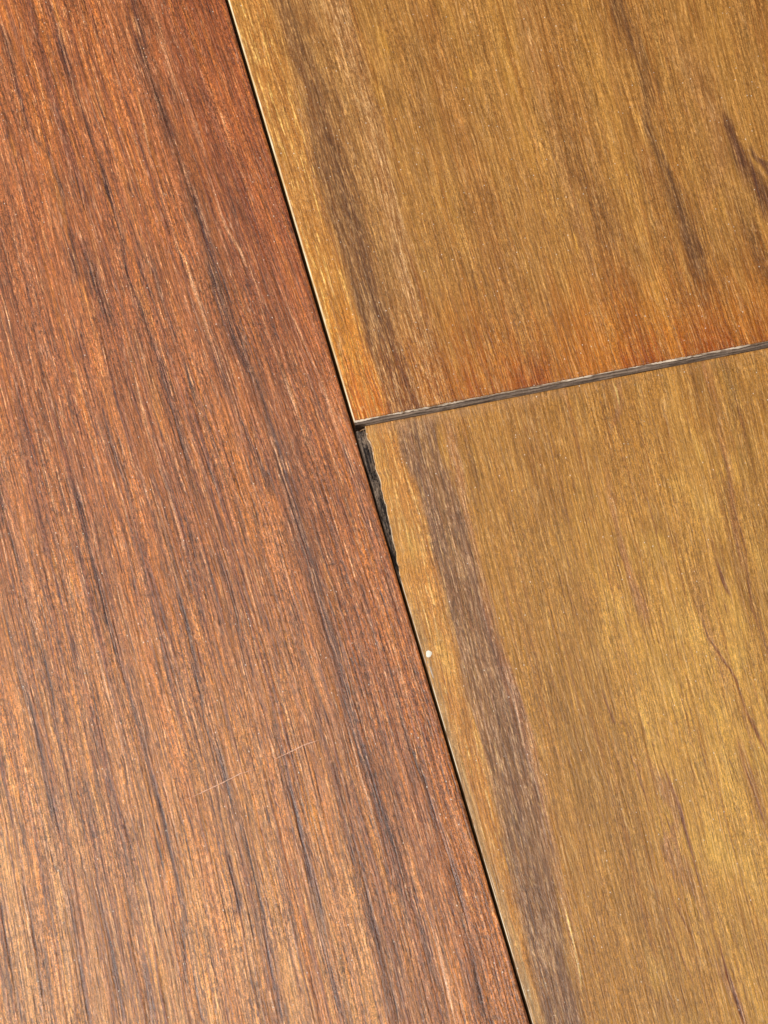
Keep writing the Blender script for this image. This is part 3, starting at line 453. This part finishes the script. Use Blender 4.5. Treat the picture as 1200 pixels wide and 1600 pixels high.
rgb = mix(rgb, (104, 72, 34), ol * .58)
br = gr.streaks(DATA['low_brown'], jag=.10, soft=.20, grow=1.6)
rgb = mix(rgb, (108, 74, 58), br * (.80 + .10 * np.tanh(c2) + .10 * np.tanh(c3)))
pk = gr.streaks(DATA['low_pink'], jag=.45, soft=.8, grow=1.35)
fib = .5 + .5 * np.tanh(gr.tex(.15, 5) * 1.3)
rgb = mix(rgb, (150, 100, 74), pk * (.50 + .30 * fib))
ln = gr.streaks(DATA['low_line'], jag=.5, soft=.9, grow=1.3)
rgb = mix(rgb, (96, 50, 38), ln * .85)
dd = lambda g_, v_: .25 + .75 * float(ss(np.array(g_), 20, 50) * ss(np.array(v_), 20, 80))
dk = gr.dashes(5600, 2.5, 20, .06, .14, .3, dd); lt = gr.dashes(11000, 1.5, 12, .05, .10, .35)
ltp = np.maximum(gr.dashes(6000, 1.5, 7, .06, .12, .45), gr.dashes(1500, 1.5, 10, .06, .12, .5, where=br > .3)) * np.clip(pk * .9 + br * .85, 0, 1)
ltl = gr.dashes(2400, 3, 15, .08, .16, .5) * lstrip
ll = gr.streaks(DATA['low_lightline'], jag=.3, soft=.8)
rgb = mix(rgb, (104, 58, 34), dk * .64)
rgb = mix(rgb, (250, 204, 138), lt * .60)  # fibre glints painted as short pale dashes
rgb = mix(rgb, (246, 208, 182), ltp * .74); rgb = mix(rgb, (252, 214, 146), ltl * .85); rgb = mix(rgb, (250, 214, 140), ll * .9)
# lacquer rubbed thin and pale along the joint
rgb = mix(rgb, (176, 134, 104), (1 - ss(v, .5, 4.5)) * (.45 + .1 * c2) * (1 - .6 * ss(u, 30, 60)))
# grime and pale wear along the long edge, stronger towards the camera
rgb = mix(rgb, (168, 140, 112), (1 - ss(u + .35 * c4 + .3 * c2, .3, 2.2)) * ss(v, 34, 60) * .60)
h = -.03 * dk + .02 * lt + .04 * ltp + .04 * ltl + .06 * ll + .008 * c3 + .006 * c4 - .04 * ln
el = np.stack([ev, eu], -1)
wear_layer(lower, gr, rgb * (1.01, .99, .90), h, pk * .6 + ltp + ltl * .8 + ll, M_low, 0.0, 3.0, edge_left=el)
part('core', lower, *box(.5, 126, VS + .3, VBOT - .1, -15, -3.02), M_core)
part('tongue', lower, *box(.5, 126, VS + .06, VS + .28, -12, -8), M_core)
bevel_strip(lower, 36.5, VBOT, -.03, .2, -.14, .012, M_pale2, 8, wob=.07, label='worn pale bevel along the long edge',
            taper=([36, 60, 90, 120, 165], [.14, .16, .20, .34, .50]))
# the chip: dark broken core exposed beside the seam, and the pale torn lip of the sheet above it
r = np.random.default_rng(12)
vv = np.linspace(1.0, 38.2, 220); er = np.interp(vv, ev, eu) + .05
nk = 9; vs = []; fs = []
hh = r.normal(0, 1, (len(vv), nk)); hh = (np.roll(hh, 1, 0) + hh + np.roll(hh, -1, 0)) * .055
for i in range(len(vv)):
    el_ = -.10 + .012 * math.sin(i * .9)
    vs.append((el_, vv[i], -2.5))
    for k in range(nk):
        f = k / (nk - 1); z = -.30 + .08 * math.sin(f * 3.1) + hh[i, k] + (-.12 if k == 0 else 0) + .10 * ss(np.array(vv[i]), 20, 38)
        vs.append((el_ + (er[i] - el_) * f, vv[i], float(z)))
    if i:
        q = nk + 1; b = q * i
        for k in range(nk): fs.append((b-q+k, b+k, b+k+1, b-q+k+1))
part('broken_core', lower, vs, [f[::-1] for f in fs], M_dark, label='dark splintered wedge where the top layer has chipped away')
vs = []; fs = []; vv = np.linspace(VS + .1, 37.0, 150); er = np.interp(vv, ev, eu)
wl = np.abs(walk(len(vv), 9, .05)) * .8 + .05; wl *= .35 + .65 * ss(walk(len(vv), 17, 1.), -.5, 1.); wl[(vv > 16)] *= .75; wl[(vv > 4) & (vv < 9)] *= 1.3
for i in range(len(vv)):
    vs += [(er[i] - .03, vv[i], -.34), (er[i] - .02 - wl[i] * .2, vv[i], -.10), (er[i] + wl[i] * .3, vv[i], .018), (er[i] + wl[i], vv[i], .026), (er[i] + wl[i] + .02, vv[i], -.02)]
    if i:
        b = 5 * i
        for k in range(4): fs.append((b-5+k, b+k, b+k+1, b-5+k+1))
part('torn_lip', lower, vs, [f[::-1] for f in fs], M_pale2, label='pale torn edge of the top layer along the chip')
# little pale crumb of lifted finish at the top of the chip
def crumb(root, cu, cv, cz, ru, rv, rz, m, name, label=None, seed=1, jag=.2, rot=0):
    r = np.random.default_rng(seed); na, nb = 20, 6; vs = []; fs = []
    ja = 1 + jag * np.convolve(np.tile(r.normal(0, 1, na), 2), np.ones(3) / 3, 'same')[:na]
    for b in range(nb):
        ph = b / (nb - 1) * math.pi / 2
        for a in range(na):
            th = a / na * 2 * math.pi; x = ru * math.cos(th) * math.cos(ph) * ja[a]; y = rv * math.sin(th) * math.cos(ph) * ja[a]
            vs.append((cu + x * math.cos(rot) - y * math.sin(rot), cv + x * math.sin(rot) + y * math.cos(rot), cz + rz * math.sin(ph)))
    for b in range(nb - 1):
        for a in range(na):
            fs.append((b*na + a, b*na + (a+1) % na, (b+1)*na + (a+1) % na, (b+1)*na + a)[::-1])
    return part(name, root, vs, fs, m, smooth=True, label=label)
crumb(upper, .62, VE + .10, ZU - .12, .62, .17, .14, M_pale, 'worn_corner', 'pale worn corner beside the seam', 6, .2, -.12)
crumb(lower, 1.25, 1.02, -.20, .55, .15, .24, M_pale2, 'torn_splinter', 'whitish crumb of wood at the top of the chip', 3, .25, -.25)

# ================================================================== THE SPECK ON THE LOWER BOARD
du_, dv_ = DATA['dot']
dot = thing('paint_speck', 'tiny round white speck lying on the lower right board close to the long seam', 'speck', du_, dv_, 0)
crumb(dot, du_, dv_, -.02, .60, .76, .13, M_white, 'paint_drop', None, 9, .16, .4)
su, sv = DATA['smear']
crumb(lower, su + .42, sv - 1.2, -.03, .36, 2.6, .05, M_smear, 'dried_smear', 'greyish dried smear below the white speck', 5, .3)
for o in sc.objects:
    for k in ('_u', '_v', '_z'):
        if k in o: del o[k]
